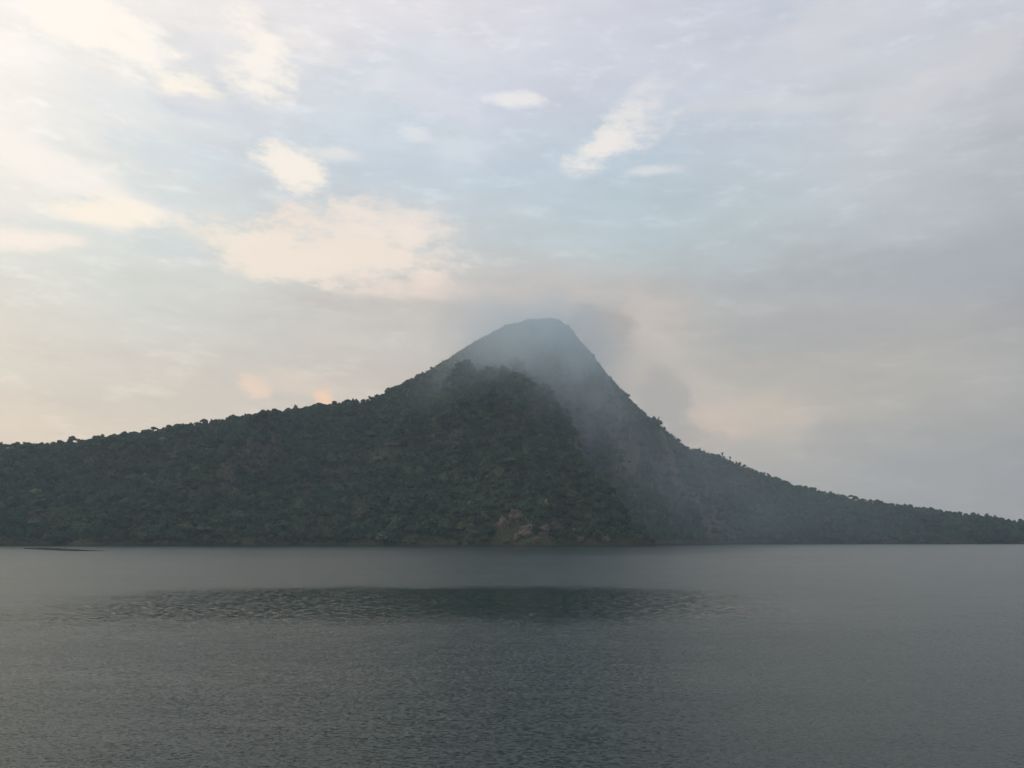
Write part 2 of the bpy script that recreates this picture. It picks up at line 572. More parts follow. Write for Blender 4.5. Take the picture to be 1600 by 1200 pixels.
nrm = t.vmath('NORMALIZE', t.xyz(t.math('MULTIPLY', sx, 0.7), sy, 1.0))
b = t.new('ShaderNodeBsdfPrincipled')
b.inputs['Base Color'].default_value = (0.007, 0.022, 0.021, 1)
t.put(b.inputs['Roughness'], t.math('MULTIPLY_ADD', slick, -0.15, 0.23))
b.inputs['IOR'].default_value = 1.31
t.l.new(nrm, b.inputs['Normal'])
t.l.new(b.outputs[0], out.inputs[0])
WX, WY0, WY1 = 3900, -1400, 4900
link('water', mesh_of('water', [(-WX, WY0, 0), (WX, WY0, 0), (WX, WY1, 0), (-WX, WY1, 0)], [(0, 1, 2, 3)], wm), kind='structure')

# ------------------------------------------------------------------ haze and mist
hm, t, out = material('haze')
pv = t.new('ShaderNodeVolumePrincipled')
pv.inputs['Color'].default_value = (0.68, 0.86, 1.0, 1)
pv.inputs['Density'].default_value = 1.0e-4
pv.inputs['Anisotropy'].default_value = 0.15
t.l.new(pv.outputs[0], out.inputs['Volume'])


def box(x0, x1, y0, y1, z0, z1):
    v = [(x, y, z) for z in (z0, z1) for y in (y0, y1) for x in (x0, x1)]
    return v, [(0, 2, 3, 1), (4, 5, 7, 6), (0, 1, 5, 4), (2, 6, 7, 3), (0, 4, 6, 2), (1, 3, 7, 5)]


link('haze', mesh_of('haze', *box(-4000, 4000, -1500, 5000, -6, 440), hm), kind='stuff')

mm, t, out = material('mist')
geo = t.new('ShaderNodeNewGeometry')
P = geo.outputs['Position']
mx_, my_, mz_ = t.sep(P)[:3]
wv = t.scale(t.vmath('SUBTRACT', t.noise(P, 0.008, 3, 0.55, color=True), (0.5, 0.5, 0.5)), 120.0)
PW = t.vmath('ADD', P, wv)


def blob(center, radii, rot=(0, 0, 0)):
    m = t.new('ShaderNodeMapping', vector_type='TEXTURE')
    t.put(m.inputs[0], PW)
    m.inputs[1].default_value = tuple(center)
    m.inputs[2].default_value = rot
    m.inputs[3].default_value = radii
    g = t.new('ShaderNodeTexGradient', gradient_type='SPHERICAL')
    t.put(g.inputs[0], m.outputs[0])
    return t.math('SMOOTH_MIN', g.outputs[1], 1.0, 0.2)


dens = t.math('MULTIPLY', blob(at(832, 522, 1430), (185, 230, 135)), 0.0074)              # veil over the summit
dens = t.math('ADD', dens, t.math('MULTIPLY', blob(at(915, 610, 1400), (95, 150, 190), (0, R(-24), 0)), 0.0019))   # drifting down the right face
dens = t.math('ADD', dens, t.math('MULTIPLY', blob(at(1020, 750, 1260), (230, 240, 240)), 0.0009))   # the hollow behind the spur
dens = t.math('ADD', dens, t.math('MULTIPLY', blob(at(1230, 800, 1340), (430, 240, 150)), 0.0006))   # along the right shore
dens = t.math('ADD', dens, t.math('MULTIPLY', blob(at(835, 560, 1290), (250, 160, 165)), 0.0028))   # thin in front of the upper spur
dens = t.math('MULTIPLY', dens, t.rng(t.noise(P, 0.012, 4, 0.6), 0.3, 0.7, 0.35, 1.5, False))
pv = t.new('ShaderNodeVolumePrincipled')
pv.inputs['Color'].default_value = (0.80, 0.92, 1.0, 1)
pv.inputs['Anisotropy'].default_value = 0.1
t.put(pv.inputs['Density'], dens)
t.l.new(pv.outputs[0], out.inputs['Volume'])
link('mist', mesh_of('mist', *box(-320, 960, 1030, 1780, 1, 432), mm), kind='stuff')

# ------------------------------------------------------------------ foliage material
def leaf_material(name, stops):
    m, t, out = material(name)
    oi = t.new('ShaderNodeObjectInfo')
    geo = t.new('ShaderNodeNewGeometry')
    base = t.ramp(oi.outputs['Random'], stops)
    patch = t.noise(geo.outputs['Position'], 0.012, 4, 0.6)
    base = t.mix(t.rng(patch, 0.46, 0.66, 0, 0.7), base, (0.056, 0.082, 0.042, 1))
    base = t.mix(t.rng(patch, 0.46, 0.30, 0, 0.75), base, (0.020, 0.036, 0.025, 1))
    v = t.rng(geo.outputs['Random Per Island'], 0, 1, 0.65, 1.4, False)
    b = t.new('ShaderNodeBsdfPrincipled')
    t.put(b.inputs['Base Color'], t.scale(t.vmath('MULTIPLY', base, (0.84, 1.0, 1.06)), v))
    b.inputs['Roughness'].default_value = 0.8
    b.inputs['Specular IOR Level'].default_value = 0.2
    t.l.new(b.outputs[0], out.inputs[0])
    return m


GREEN = leaf_material('green_leaves', [(0.0, (0.018, 0.034, 0.020)), (0.3, (0.028, 0.048, 0.025)), (0.6, (0.040, 0.066, 0.032)),
                                       (0.82, (0.060, 0.086, 0.042)), (0.94, (0.100, 0.112, 0.055)), (1.0, (0.095, 0.080, 0.055))])


def plain_leaf(name, c):
    m, t, out = material(name)
    geo = t.new('ShaderNodeNewGeometry')
    b = t.new('ShaderNodeBsdfPrincipled')
    t.put(b.inputs['Base Color'], t.scale(t.mix(0.0, (*c, 1), (*c, 1)), t.rng(geo.outputs['Random Per Island'], 0, 1, 0.6, 1.4, False)))
    b.inputs['Roughness'].default_value = 0.8
    b.inputs['Specular IOR Level'].default_value = 0.2
    t.l.new(b.outputs[0], out.inputs[0])
    return m


ORANGE = plain_leaf('orange_leaves', (0.36, 0.14, 0.06))
RUST = plain_leaf('rust_leaves', (0.17, 0.085, 0.065))
OLIVE = plain_leaf('olive_leaves', (0.17, 0.15, 0.055))
PALE = plain_leaf('pale_leaves', (0.15, 0.19, 0.085))
BARK, t, out = material('bark')
geo = t.new('ShaderNodeNewGeometry')
b = t.new('ShaderNodeBsdfPrincipled')
t.put(b.inputs['Base Color'], t.ramp(t.noise(geo.outputs['Position'], 2.0, 4, 0.6), [(0.3, (0.07, 0.055, 0.04)), (0.7, (0.17, 0.14, 0.11))]))
b.inputs['Roughness'].default_value = 0.9
t.l.new(b.outputs[0], out.inputs[0])

ICO_V = None


def ico():
    g = (1 + 5 ** .5) / 2
    v = np.array([(-1, g, 0), (1, g, 0), (-1, -g, 0), (1, -g, 0), (0, -1, g), (0, 1, g), (0, -1, -g), (0, 1, -g), (g, 0, -1), (g, 0, 1), (-g, 0, -1), (-g, 0, 1)], float)
    v /= np.linalg.norm(v[0])
    f = [(0, 11, 5), (0, 5, 1), (0, 1, 7), (0, 7, 10), (0, 10, 11), (1, 5, 9), (5, 11, 4), (11, 10, 2), (10, 7, 6), (7, 1, 8), (3, 9, 4), (3, 4, 2), (3, 2, 6), (3, 6, 8), (3, 8, 9), (4, 9, 5), (2, 4, 11), (6, 2, 10), (8, 6, 7), (9, 8, 1)]
    return v, np.array(f)


IV, IF = ico()


def crown_mesh(name, lobes, mat, leaf=1.0, per=44, seed=0):
    """lobes: (x, y, z, rx, rz). Leaf clumps spread over and just inside every lobe, round a rough dark core"""
    r = np.random.default_rng(seed)
    V, Fc = [], []
    n = 0
    for (x, y, z, rx, rz) in lobes:
        s = np.array([rx, rx, rz])
        cv = IV * (0.74 + 0.16 * r.random((12, 1))) * s + (x, y, z)
        V.append(cv)
        Fc += [tuple(f + n) for f in IF]
        n += 12
        m = int(per * max(rx * rx, 1.0) / 5.0)
        d = r.normal(size=(m, 3))
        d /= np.linalg.norm(d, axis=1)[:, None]
        d[:, 2] = np.where(d[:, 2] < -0.35, -d[:, 2], d[:, 2])
        for q in d:
            p = q * s * (0.84 + 0.26 * r.random()) + (x, y, z)
            nrm = q + r.normal(size=3) * 0.55
            nrm /= np.linalg.norm(nrm)
            a = np.cross(nrm, r.normal(size=3))
            a /= np.linalg.norm(a)
            b_ = np.cross(nrm, a)
            w, h = leaf * (0.45 + 0.4 * r.random()), leaf * (0.35 + 0.3 * r.random())
            V.append(np.array([p + a * w, p + b_ * h - nrm * .12, p - a * w * .9, p - b_ * h]))
            Fc.append((n, n + 1, n + 2, n + 3))
            n += 4
    return mesh_of(name, np.concatenate(V), Fc, mat)


def lobes_dome(seed, R0, H0, base, n, flat=0.75):
    r = np.random.default_rng(seed)
    L = [(0, 0, base + (H0 - base) * 0.55, R0 * 0.62, (H0 - base) * 0.46)]
    for k in range(n):
        a = 2 * math.pi * (k + r.random() * .7) / n
        d = R0 * (0.45 + 0.25 * r.random())
        rr = R0 * (0.32 + 0.16 * r.random())
        zz = base + (H0 - base) * (0.30 + 0.40 * r.random())
        L.append((d * math.cos(a), d * math.sin(a), zz, rr, rr * flat))
    for k in range(max(2, n // 3)):
        a = r.random() * 6.283
        d = R0 * 0.3 * r.random()
        rr = R0 * (0.28 + 0.12 * r.random())
        L.append((d * math.cos(a), d * math.sin(a), H0 - rr * flat * (0.9 + .5 * r.random()), rr, rr * flat))
    return L


KINDS = [
    lobes_dome(1, 5.4, 10.5, 2.0, 7),            # 0 broad dome
    lobes_dome(2, 4.6, 9.5, 1.5, 6),             # 1 rounded
    lobes_dome(3, 3.8, 11.5, 1.5, 6, 0.95),      # 2 tall oval
    lobes_dome(4, 6.0, 10.0, 4.2, 9, 0.55),      # 3 wide umbrella
    lobes_dome(5, 3.6, 6.0, 0.4, 6, 0.8),        # 4 low bush
    [(0, 0, 4.0, 1.7, 3.0), (.7, .2, 6.5, 1.4, 2.4), (-.5, .4, 8.6, 1.2, 2.0), (.2, -.4, 11.0, .9, 2.0), (-1.1, -.5, 5.4, 1.1, 1.7)],   # 5 slender
    [(1.6, .3, 9.6, 2.1, 1.3), (-1.8, -.4, 8.6, 2.0, 1.3), (.1, 1.3, 11.2, 1.8, 1.2), (-.6, -1.4, 11.0, 1.6, 1.1), (2.8, -.9, 8.2, 1.3, .9), (-.3, .2, 6.6, 1.5, .9)],   # 6 ragged emergent
    lobes_dome(8, 5.0, 8.6, 1.4, 8, 0.7),        # 7 lumpy
]
KIND_WORDS = ['broad domed', 'rounded', 'tall oval', 'wide flat-topped', 'low bushy', 'slender upright', 'ragged open-crowned', 'lumpy spreading']


def trunk_mesh(kind, seed):
    """tapered trunk with three limbs reaching into the crown"""
    r = np.random.default_rng(seed)
    V, Fc = [], []

    def limb(p0, p1, r0, r1):
        p0, p1 = np.array(p0, float), np.array(p1, float)
        ax = p1 - p0
        ax /= np.linalg.norm(ax)
        u = np.cross(ax, (0.3, 1, 0.2))
        u /= np.linalg.norm(u)
        w = np.cross(ax, u)
        b0 = len(V)
        for p, rr in ((p0, r0), (p0 * .5 + p1 * .5 + r.normal(size=3) * .12, (r0 + r1) / 2), (p1, r1)):
            for k in range(6):
                a = k * math.pi / 3
                V.append(p + rr * (math.cos(a) * u + math.sin(a) * w))
        for s in range(2):
            for k in range(6):
                Fc.append((b0 + s * 6 + k, b0 + s * 6 + (k + 1) % 6, b0 + s * 6 + 6 + (k + 1) % 6, b0 + s * 6 + 6 + k))
    L = KINDS[kind]
    fork = (0.2, 0.1, max(2.0, min(l[2] for l in L) * .75))
    limb((0, 0, -2.5), fork, .42, .28)
    for l in L[:5]:
        limb(fork, (l[0] * .8, l[1] * .8, l[2]), .2, .07)
    return mesh_of('trunk', V, Fc, BARK)


CROWNS = [crown_mesh('crown', k, GREEN, 1.0 if i not in (5, 6) else .7, seed=20 + i) for i, k in enumerate(KINDS)]
TRUNKS = [trunk_mesh(i, 50 + i) for i in range(len(KINDS))]

ROCKS = [  # px, py, half sizes (m), label
    (786, 824, 12, 6, 12, 'pale rock face on the left of the cape front, above the shore'),
    (803, 811, 11, 6, 10, 'brownish rock slab above the pale rock face on the cape'),
    (824, 836, 11, 6, 10, 'brightest tan rock outcrop beside the water at the cape'),
    (806, 843, 6, 4, 5.5, 'grey rock by the water left of the brightest outcrop'),
    (840, 847, 4.5, 3, 3.2, 'small rock at the waterline right of the brightest outcrop'),
    (792, 849, 4.5, 3, 2.6, 'low rock at the waterline below the pale rock face'),
    (826, 851, 3.5, 2.5, 2.0, 'smallest rock at the waterline below the brightest outcrop'),
    (850, 832, 8, 5, 9, 'dull brown rock face right of the brightest outcrop'),
    (898, 831, 3.2, 2.6, 2.8, 'single pale boulder among trees right of the cape rocks'),
    (928, 840, 2.0, 1.6, 5.6, 'thin upright pale rock near the shore right of the boulder'),
    (908, 846, 5.0, 3, 3.4, 'small brown rock at the shore left of the upright rock'),
    (945, 845, 5.5, 3, 3.6, 'low brown rock at the shore right of the upright rock'),
    (946, 801, 2.6, 2.0, 2.2, 'pale boulder in the trees higher on the right of the cape'),
    (612, 697, 15, 6, 2.0, 'long pale rock ledge halfway up the wooded slope'),
    (792, 690, 8, 4, 1.5, 'short pale rock ledge in the forest below the summit'),
    (578, 708, 2.0, 1.8, 1.8, 'tiny pale rock in the forest left of the long ledge'),
    (1026, 757, 4, 4, 11, 'pale streak of rock on the hazy cliff right of the cape'),
    (1019, 762, 3.4, 4, 7, 'smaller pale rock at the left of the streak on the hazy cliff'),
    (1032, 752, 3, 3, 8, 'narrow pale rock at the right of the streak on the hazy cliff'),
    (983, 690, 4, 4, 13, 'brown bare rock rib high on the hazy face beside the spur'),
]
# ------------------------------------------------------------------ scatter
SP = 5.7
sx_, sy_ = np.meshgrid(np.arange(-1500, 1900, SP), np.arange(800, 1990, SP))
X = (sx_ + (rng.random(sx_.shape) - .5) * SP * 0.95).ravel()
Y = (sy_ + (rng.random(sx_.shape) - .5) * SP * 0.95).ravel()
inview = (np.abs(X / Y) < 0.74)
X, Y = X[inview], Y[inview]
Z = hgt(X, Y)
ok = Z > 1.2
X, Y, Z = X[ok], Y[ok], Z[ok]
# slope
e_ = 6.0
gxs = (hgt(X + e_, Y) - hgt(X - e_, Y)) / (2 * e_)
gys = (hgt(X, Y + e_) - hgt(X, Y - e_)) / (2 * e_)
SLOPE = np.hypot(gxs, gys)
# line of sight for the top of a tree, from the camera and from a little to each side
vis = np.zeros(len(X), bool)
for cx in (-40.0, 0.0, 40.0):
    clear = np.ones(len(X), bool)
    for f in np.linspace(0.42, 0.995, 110):
        xx, yy, zz = cx + (X - cx) * f, Y * f, CAM_H + (Z + 13 - CAM_H) * f
        hh = np.where(yy > gy[0], hgt(xx, yy), -5)
        clear &= hh < zz
    vis |= clear
X, Y, Z, SLOPE = X[vis], Y[vis], Z[vis], SLOPE[vis]
n = len(X)
upix = 800 + F * X / Y * 1.0            # rough column in the photograph
# bare rock: steep walls, the cliff under the right crest, and the foot of the cape
cl = fbm(X / 45.0 + 11, Z / 30.0, 4)
bare = (SLOPE > 1.45 + 0.8 * cl) & (rng.random(n) < .6) & ((upix > 890) & (Y > 1100))
keep = ~bare
for (px, py, a, b_, c_, lab) in ROCKS:
    h = hit(px, py)
    if h is not None:
        keep &= ~((np.abs(X - h[0] * Y / h[1]) < a * .92) & (Y < h[1] + 2) & (Y > h[1] - 9 - 1.6 * c_))
X, Y, Z, SLOPE, upix = X[keep], Y[keep], Z[keep], SLOPE[keep], upix[keep]
n = len(X)
low = np.clip((Z - 210) / 150, 0, 1)     # vegetation gets lower towards the summit
patch = fbm(X / 70.0, Y / 70.0 + 31, 3)
S = (0.38 + 0.95 * rng.random(n) ** 2.0 + 0.40 * patch) * (1 - 0.42 * low)
inner = np.clip((np.interp(X, poly(CREST, None)[:, 0], poly(CREST, None)[:, 1]) - Y) / 150, 0, 1)
S = np.clip(S, 0.32, 1.2) * (0.84 + 0.16 * inner + 0.45 * inner * (rng.random(n) < .35))
Z = Z - 2.2 * rng.random(n) * S
K = rng.choice([0, 1, 2, 3, 4, 7], size=n, p=[.24, .26, .12, .10, .10, .18])
right = (X / Y > 0.125) & (X / Y < 0.24)
K = np.where(right & (rng.random(n) < .35), 5, K)
K = np.where((rng.random(n) < .03), 6, K)
K = np.where(low > .6, 4, K)
ROT = rng.random(n) * 6.283
SZ = 0.85 + 0.35 * rng.random(n)

# projection of each tree's top
top = Z + 10.5 * S * SZ
cp, sp_ = math.cos(PITCH), math.sin(PITCH)
dep = Y * cp + (top - CAM_H) * sp_
PXC = 800 + F * X / dep
PYC = 600 - F * ((top - CAM_H) * cp - Y * sp_) / dep
SIZE = S * 10 / dep

# trees that stand against the sky: highest in their column
col = np.floor(PXC / 4).astype(int)
best = {}
for i in np.argsort(PYC):
    if 0 <= PXC[i] < 1600:
        best.setdefault(col[i], []).append(i)
sky_idx = []
taken = np.full(n, False)
for cI in sorted(best):
    i = best[cI][0]
    # visible in its column only if nothing neighbouring rises above it
    near = [best[cI + d][0] for d in (-1, 1) if cI + d in best]
    if all(PYC[j] > PYC[i] - 3.0 for j in near):
        sky_idx.append(i)
sky_idx = [i for i in sky_idx if not (700 < PXC[i] < 960)]
order = sorted(sky_idx, key=lambda i: PYC[i] - 9 * S[i])
pick = []
for i in sorted(sky_idx, key=lambda i: -SIZE[i]):
    if all(abs(PXC[i] - PXC[j]) > 6.5 for j in pick):
        pick.append(i)
pick = pick[:170]
taken[pick] = True
# the largest of the front: near the water and on the cape
front = np.where((~taken) & (PXC > -10) & (PXC < 1060) & (PYC > 690) & (Y < 1180))[0]
front = front[np.argsort(-SIZE[front])]
pf = []
for i in front:
    if len(pf) >= 110:
        break
    if all((PXC[i] - PXC[j]) ** 2 + (PYC[i] - PYC[j]) ** 2 > 14 ** 2 for j in pf):
        pf.append(i)
taken[pf] = True

crown_src = {}


def tree(name, kind, loc, rot, s, sz, label, group=None, mat=None, cat='tree'):
    e = link(name, None, None, loc, label=label, category=cat)
    e.rotation_euler = (0, 0, rot)
    e.scale = (s, s, s * sz)
    e.empty_display_size = 2
    if group:
        e['group'] = group
    me = CROWNS[kind]
    if mat:
        me = me.copy()
        me.materials.clear()
        me.materials.append(mat)
    c = link('crown', me, e)
    link('trunk', TRUNKS[kind], e)
    if kind not in crown_src and not mat:
        crown_src[kind] = c
    return e


# trees with a look of their own
SPECIAL = [  # px, py of the crown, kind, scale, material, label, name
    (681, 780, 1, .80, ORANGE, 'small tree with bright orange-red foliage on the dark lower slope', 'orange_tree'),
    (48, 807, 0, 1.0, RUST, 'tree with reddish-brown foliage low on the far left slope', 'rust_tree'),
    (721, 772, 0, .95, OLIVE, 'tree with yellowish olive crown just right of the orange tree', 'olive_tree'),
    (732, 798, 2, 1.1, PALE, 'pale green tall tree below the olive tree on the cape', 'pale_tree'),
    (712, 727, 0, 1.0, PALE, 'pale green round tree above the olive tree, halfway up the slope', 'pale_tree'),
    (853, 795, 2, 1.1, PALE, 'pale green tall tree right above the pale cape rocks', 'pale_tree'),
    (55, 775, 3, 1.2, PALE, 'pale green wide tree above the reddish-brown tree at far left', 'pale_tree'),
    (226, 747, 0, 1.0, PALE, 'pale green round tree halfway up the left slope', 'pale_tree'),
    (447, 766, 1, .8, PALE, 'small pale green tree on the slope left of the long ledge', 'pale_tree'),
    (255, 690, 3, 1.1, PALE, 'pale green wide tree a little below the left skyline', 'pale_tree'),
    (560, 775, 0, 1.1, RUST, 'dull brownish tree on the lower slope, left of the orange tree', 'rust_tree'),
    (960, 812, 1, .9, OLIVE, 'olive brown tree near the right end of the cape', 'olive_tree'),
]
for (px, py, k, s, mat, lab, nm) in SPECIAL:
    h = hit(px, py + 5)
    if h is not None:
        tree(nm, k, tuple(h), 1.0, s, 1.1, lab, None, mat)


def on_crest(px):
    """the crest point of the land seen in this column"""
    bestp, be = None, -9
    for y in np.arange(1000, 2000, 4.0):
        x = (px - 800) / F * (y * cp + 100 * sp_)
        for _ in range(2):
            z = float(hgt(x, y))
            x = (px - 800) / F * (y * cp + (z - CAM_H) * sp_)
        e2 = (z - CAM_H) / y
        if e2 > be:
            be, bestp = e2, (x, y, z)
    return bestp


STAND = [
    (113, 0, 1.21, 1.0, 'large round-topped tree bulging above the left skyline'),
    (178, 1, 0.90, 1.05, 'left tree of a close pair above the left skyline'),
    (191, 1, 0.94, 1.05, 'right tree of a close pair above the left skyline'),
    (240, 3, 0.98, 1.0, 'wide domed tree on the left skyline, right of the close pair'),
    (318, 3, 1.09, 1.0, 'broad tree on the left skyline halfway to the peach cloud'),
    (500, 2, 0.70, 1.1, 'tall tree on the left ridge in front of the small peach cloud'),
    (543, 3, 1.09, .95, 'wide umbrella tree on the ridge right of the small peach cloud'),
    (577, 6, 0.86, 1.1, 'ragged tree at the notch where the left ridge meets the peak'),
    (1022, 1, 0.94, 1.1, 'rounded tree on the ledge of the right crest'),
    (1038, 7, 0.94, 1.1, 'lumpy tree on the right crest just below the ledge'),
    (1129, 6, 0.98, 1.15, 'tall ragged tree standing out on the right ridge'),
    (1141, 6, 0.86, 1.1, 'second ragged tree standing out on the right ridge, just lower'),
    (1156, 1, 0.86, 1.0, 'rounded tree on the right ridge below the two ragged trees'),
    (1543, 2, 1.17, 1.0, 'left one of two tall trees on the far right skyline'),
    (1555, 2, 1.05, .95, 'right one of two tall trees on the far right skyline'),
]
for (px, k, s, sz, lab) in STAND:
    p = on_crest(px)
    tree('tree', k, p, px * .7, s, sz, lab)

# the rows and the front: each told by its nearest landmark
ORD = ['first', 'second', 'third', 'fourth', 'fifth', 'sixth', 'seventh', 'eighth', 'ninth', 'tenth', 'eleventh', 'twelfth']
SKY_MARKS = [(0, 'the left frame edge'), (113, 'the large round-topped tree'), (185, 'the close pair of trees'), (240, 'the wide domed tree'),
             (318, 'the broad tree halfway along'), (415, 'the low point under the first peach cloud'), (500, 'the small peach cloud'), (543, 'the umbrella tree'), (577, 'the notch below the peak'),
             (660, 'the hazy left flank of the peak'), (975, 'the steep right edge of the peak'), (1022, 'the ledge of the right crest'),
             (1075, 'the foot of the right crest'), (1135, 'the two ragged trees'), (1156, 'the rounded right-ridge tree'), (1200, 'the bend of the right ridge'), (1300, 'the middle of the right ridge'), (1400, 'the low part of the right ridge'),
             (1470, 'the long even stretch of far right ridge'), (1549, 'the two tall far-right trees'), (1600, 'the right frame edge')]
FRONT_MARKS = [(px, py, nm) for px, py, nm in (
    (681, 780, 'the bright orange tree'), (48, 807, 'the reddish tree at far left'), (721, 772, 'the olive tree beside the orange one'),
    (712, 727, 'the pale round tree halfway up'), (853, 795, 'the pale tall tree above the cape rocks'), (55, 775, 'the wide pale tree at far left'),
    (226, 747, 'the pale tree on the mid-left slope'), (447, 766, 'the small pale tree left of centre'), (560, 775, 'the dull brownish tree'),
    (960, 812, 'the olive brown tree near the tip'), (824, 838, 'the brightest tan rock'), (786, 826, 'the pale rock face'), (928, 840, 'the thin upright rock'),
    (612, 697, 'the long pale ledge'), (360, 851, 'the shore in the left bay'), (170, 851, 'the shore behind the dark streak'), (640, 850, 'the shore left of the cape'))]
rowsets = {}
for i in pick:
    mk = min(range(len(SKY_MARKS)), key=lambda q: abs(SKY_MARKS[q][0] - PXC[i]))
    rowsets.setdefault((mk, PXC[i] < SKY_MARKS[mk][0]), []).append(i)
for (mk, left), mem in sorted(rowsets.items()):
    mem.sort(key=lambda i: abs(PXC[i] - SKY_MARKS[mk][0]))
    grp = 'trees along the skyline of the left ridge' if SKY_MARKS[mk][0] < 600 else 'trees along the skyline of the peak' if SKY_MARKS[mk][0] < 1040 else 'trees along the skyline of the right ridge'
    for o_, i in enumerate(mem):
        hazy = 'hazy ' if SKY_MARKS[mk][0] > 640 else 'dark '
        tree('tree', int(K[i]), (X[i], Y[i], Z[i]), ROT[i], S[i], SZ[i],
             hazy + KIND_WORDS[int(K[i])] + ' skyline tree, ' + ORD[min(o_, 11)] + (' left of ' if left else ' right of ') + SKY_MARKS[mk][1], grp)
rowsets = {}
for i in pf:
    mk = min(range(len(FRONT_MARKS)), key=lambda q: (FRONT_MARKS[q][0] - PXC[i]) ** 2 + (FRONT_MARKS[q][1] - PYC[i]) ** 2)
    dx_, dy_ = PXC[i] - FRONT_MARKS[mk][0], PYC[i] - FRONT_MARKS[mk][1]
    way = ('right of' if dx_ > 0 else 'left of') if abs(dx_) > abs(dy_) else ('below' if dy_ > 0 else 'above')
    rowsets.setdefault((mk, way), []).append(i)
for (mk, way), mem in sorted(rowsets.items()):
    mem.sort(key=lambda i: (FRONT_MARKS[mk][0] - PXC[i]) ** 2 + (FRONT_MARKS[mk][1] - PYC[i]) ** 2)
    for o_, i in enumerate(mem):
        near = 'nearest' if o_ == 0 else ORD[min(o_, 11)] + ' nearest'
        tree('tree', int(K[i]), (X[i], Y[i], Z[i]), ROT[i], S[i], SZ[i],
             KIND_WORDS[int(K[i])] + ' green tree, ' + near + ' ' + way + ' ' + FRONT_MARKS[mk][2], 'large trees on the lower slope and the cape')

# the rest of the wood as one object
for k in range(len(KINDS)):
    if k not in crown_src:
        i = int(np.argmin(np.where(taken, 1e9, -SIZE + (K != k) * 5)))
        taken[i] = True
        tree('tree', k, (X[i], Y[i], Z[i]), ROT[i], S[i], SZ[i], '%s tree in the thick of the forest' % KIND_WORDS[k], None)
rest = ~taken
pts = np.stack([X[rest], Y[rest], Z[rest]], 1)
me = bpy.data.meshes.new('forest')
me.vertices.add(len(pts))
me.vertices.foreach_set('co', pts.astype(np.float32).ravel())
for nm, typ, arr, key in (('kind_index', 'INT', K[rest].astype(np.int32), 'value'),
                          ('turn', 'FLOAT_VECTOR', np.stack([rng.normal(0, .06, rest.sum()), rng.normal(0, .06, rest.sum()), ROT[rest]], 1).astype(np.float32), 'vector'),
                          ('size', 'FLOAT_VECTOR', np.stack([S[rest], S[rest], S[rest] * SZ[rest]], 1).astype(np.float32), 'vector')):
    at_ = me.attributes.new(nm, typ, 'POINT')
    at_.data.foreach_set(key, np.ascontiguousarray(arr).ravel())
me.materials.append(GREEN)
forest = link('forest', me, kind='stuff')
ng = bpy.data.node_groups.new('forest', 'GeometryNodeTree')
ng.interface.new_socket('Geometry', in_out='INPUT', socket_type='NodeSocketGeometry')
ng.interface.new_socket('Geometry', in_out='OUTPUT', socket_type='NodeSocketGeometry')
gi, go = ng.nodes.new('NodeGroupInput'), ng.nodes.new('NodeGroupOutput')
iop = ng.nodes.new('GeometryNodeInstanceOnPoints')
iop.inputs['Pick Instance'].default_value = True
join = ng.nodes.new('GeometryNodeJoinGeometry')
for k in reversed(range(len(KINDS))):       # a join reads its links last to first
    oi = ng.nodes.new('GeometryNodeObjectInfo')
    oi.inputs['Object'].default_value = crown_src[k]
    oi.inputs['As Instance'].default_value = True
    ng.links.new(oi.outputs['Geometry'], join.inputs[0])


def named(nm, typ):
    a = ng.nodes.new('GeometryNodeInputNamedAttribute')
    a.data_type = typ
    a.inputs[0].default_value = nm
    return a.outputs['Attribute']


ng.links.new(gi.outputs[0], iop.inputs['Points'])
ng.links.new(join.outputs[0], iop.inputs['Instance'])
ng.links.new(named('kind_index', 'INT'), iop.inputs['Instance Index'])
ng.links.new(named('turn', 'FLOAT_VECTOR'), iop.inputs['Rotation'])
ng.links.new(named('size', 'FLOAT_VECTOR'), iop.inputs['Scale'])
ng.links.new(iop.outputs[0], go.inputs[0])
forest.modifiers.new('forest', 'NODES').node_group = ng

# ------------------------------------------------------------------ rocks
ROCK, t, out = material('rock')
geo = t.new('ShaderNodeNewGeometry')
P = geo.outputs['Position']
rc = t.ramp(t.noise(t.vmath('MULTIPLY', P, (1, 1, .4)), 0.35, 8, 0.68), [(0.34, (0.035, 0.032, 0.026)), (0.5, (0.085, 0.068, 0.054)), (0.62, (0.19, 0.145, 0.115)), (0.74, (0.42, 0.34, 0.27))])
b = t.new('ShaderNodeBsdfPrincipled')
t.put(b.inputs['Base Color'], rc)
b.inputs['Roughness'].default_value = 0.9
bp = t.new('ShaderNodeBump')
bp.inputs['Strength'].default_value = 1.0
bp.inputs['Distance'].default_value = 1.0
t.put(bp.inputs['Height'], t.noise(P, 0.7, 8, 0.7))
t.l.new(bp.outputs[0], b.inputs['Normal'])
t.l.new(b.outputs[0], out.inputs[0])


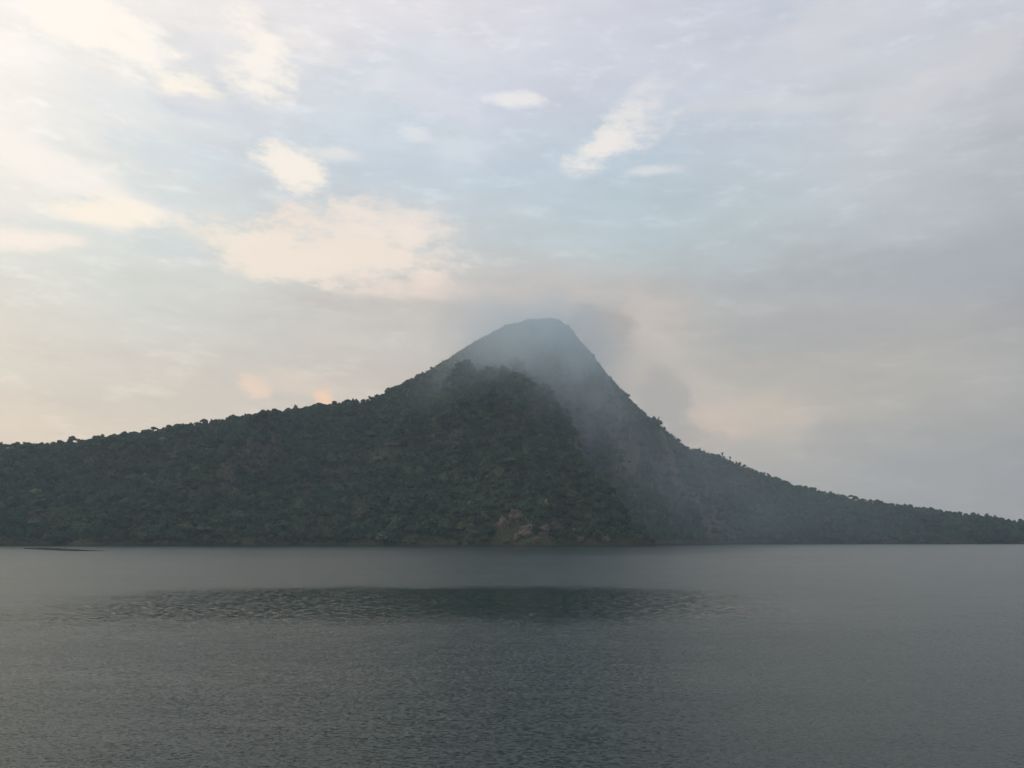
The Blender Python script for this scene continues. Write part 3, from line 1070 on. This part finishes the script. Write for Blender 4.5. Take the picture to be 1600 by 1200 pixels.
def rock_mesh(name, sx, sy, sz, seed, mat=None):
    """a cracked, faceted boulder: ico-sphere split twice and cut by random planes"""
    r = np.random.default_rng(seed)
    V, Fc = [tuple(v) for v in IV], [tuple(f) for f in IF]
    for _ in range(3):
        cache, nf = {}, []

        def midp(a, b):
            k = (min(a, b), max(a, b))
            if k not in cache:
                m = (np.array(V[a]) + np.array(V[b])) / 2
                V.append(tuple(m / np.linalg.norm(m)))
                cache[k] = len(V) - 1
            return cache[k]
        for a, b, c in Fc:
            ab, bc, ca = midp(a, b), midp(b, c), midp(c, a)
            nf += [(a, ab, ca), (b, bc, ab), (c, ca, bc), (ab, bc, ca)]
        Fc = nf
    v = np.array(V)
    for _ in range(16):
        d = r.normal(size=3)
        d /= np.linalg.norm(d)
        h = 0.55 + 0.35 * r.random()
        ex = np.maximum(v @ d - h, 0)
        v = v - ex[:, None] * d
    # vertical cracks and ledges
    v += 0.16 * np.stack([fbm(v[:, 0] * 4 + k * 9 + seed, v[:, 1] * 4 + v[:, 2] * 1.2, 4) for k in range(3)], 1)
    v[:, 2] += 0.22 * fbm(v[:, 0] * 5 + seed, v[:, 1] * 2 + seed, 3)
    v[:, :2] *= (1 + 0.20 * np.sign(np.sin(v[:, 2] * 9 + seed)) * np.abs(fbm(v[:, 2] * 6 + seed, v[:, 0] * 1.5, 2)))[:, None]
    return mesh_of(name, v * (sx, sy, sz), np.array(Fc), mat or ROCK)


for k, (px, py, a, b_, c_, lab) in enumerate(ROCKS):
    h = hit(px, py)
    if h is None:
        h = at(px, py, 905)
        h[2] = 0.5
    d = ray(px, py)
    o = link('rock', rock_mesh('rock', a, b_, c_, 100 + k), None, (h[0] - d[0] * 2, h[1] - 2.5, h[2] + 1.0), label=lab, category='rock')
    o.rotation_euler = (0, 0, rng.normal() * .3)

# the thin dark streak lying on the water off the left shore
rm, t, out = material('dark_reef')
geo = t.new('ShaderNodeNewGeometry')
b = t.new('ShaderNodeBsdfPrincipled')
t.put(b.inputs['Base Color'], t.ramp(t.noise(geo.outputs['Position'], 1.0, 5, .6), [(.3, (0.006, 0.007, 0.007)), (.7, (0.018, 0.017, 0.015))]))
b.inputs['Roughness'].default_value = 0.9
b.inputs['Specular IOR Level'].default_value = 0.1
t.l.new(b.outputs[0], out.inputs[0])
V, Fc = [], []
NS = 60
for i in range(NS + 1):
    u = i / NS
    px = 38 + (160 - 38) * u
    py = 856.9 + 3.4 * min(1, u * 1.6) - 0.2 * u
    Yd = CAM_H * F / (py - HORIZON)
    c0 = at(px, 857, Yd)
    w = (6.0 * math.sin(math.pi * min(1, max(0.02, u * 1.02))) ** .6 + 0.3)
    hgt_ = (0.55 * math.sin(math.pi * (0.08 + u * .9)) + 0.25 * random.random()) * (1.15 - u * .7) * 2.7
    for (dy_, z_) in ((-w, -.4), (-w * .4, hgt_ * .7), (0, hgt_), (w * .5, hgt_ * .6), (w, -.4)):
        V.append((c0[0] + random.uniform(-.3, .3), Yd + dy_, z_ + random.uniform(-.08, .08)))
    if i:
        o0 = (i - 1) * 5
        for k in range(4):
            Fc.append((o0 + k, o0 + k + 5, o0 + k + 6, o0 + k + 1))
link('reef', mesh_of('reef', V, Fc, rm), label='thin dark low streak lying on the water off the left shore', category='reef')
print('trees in all', n, 'forest', int(rest.sum()))
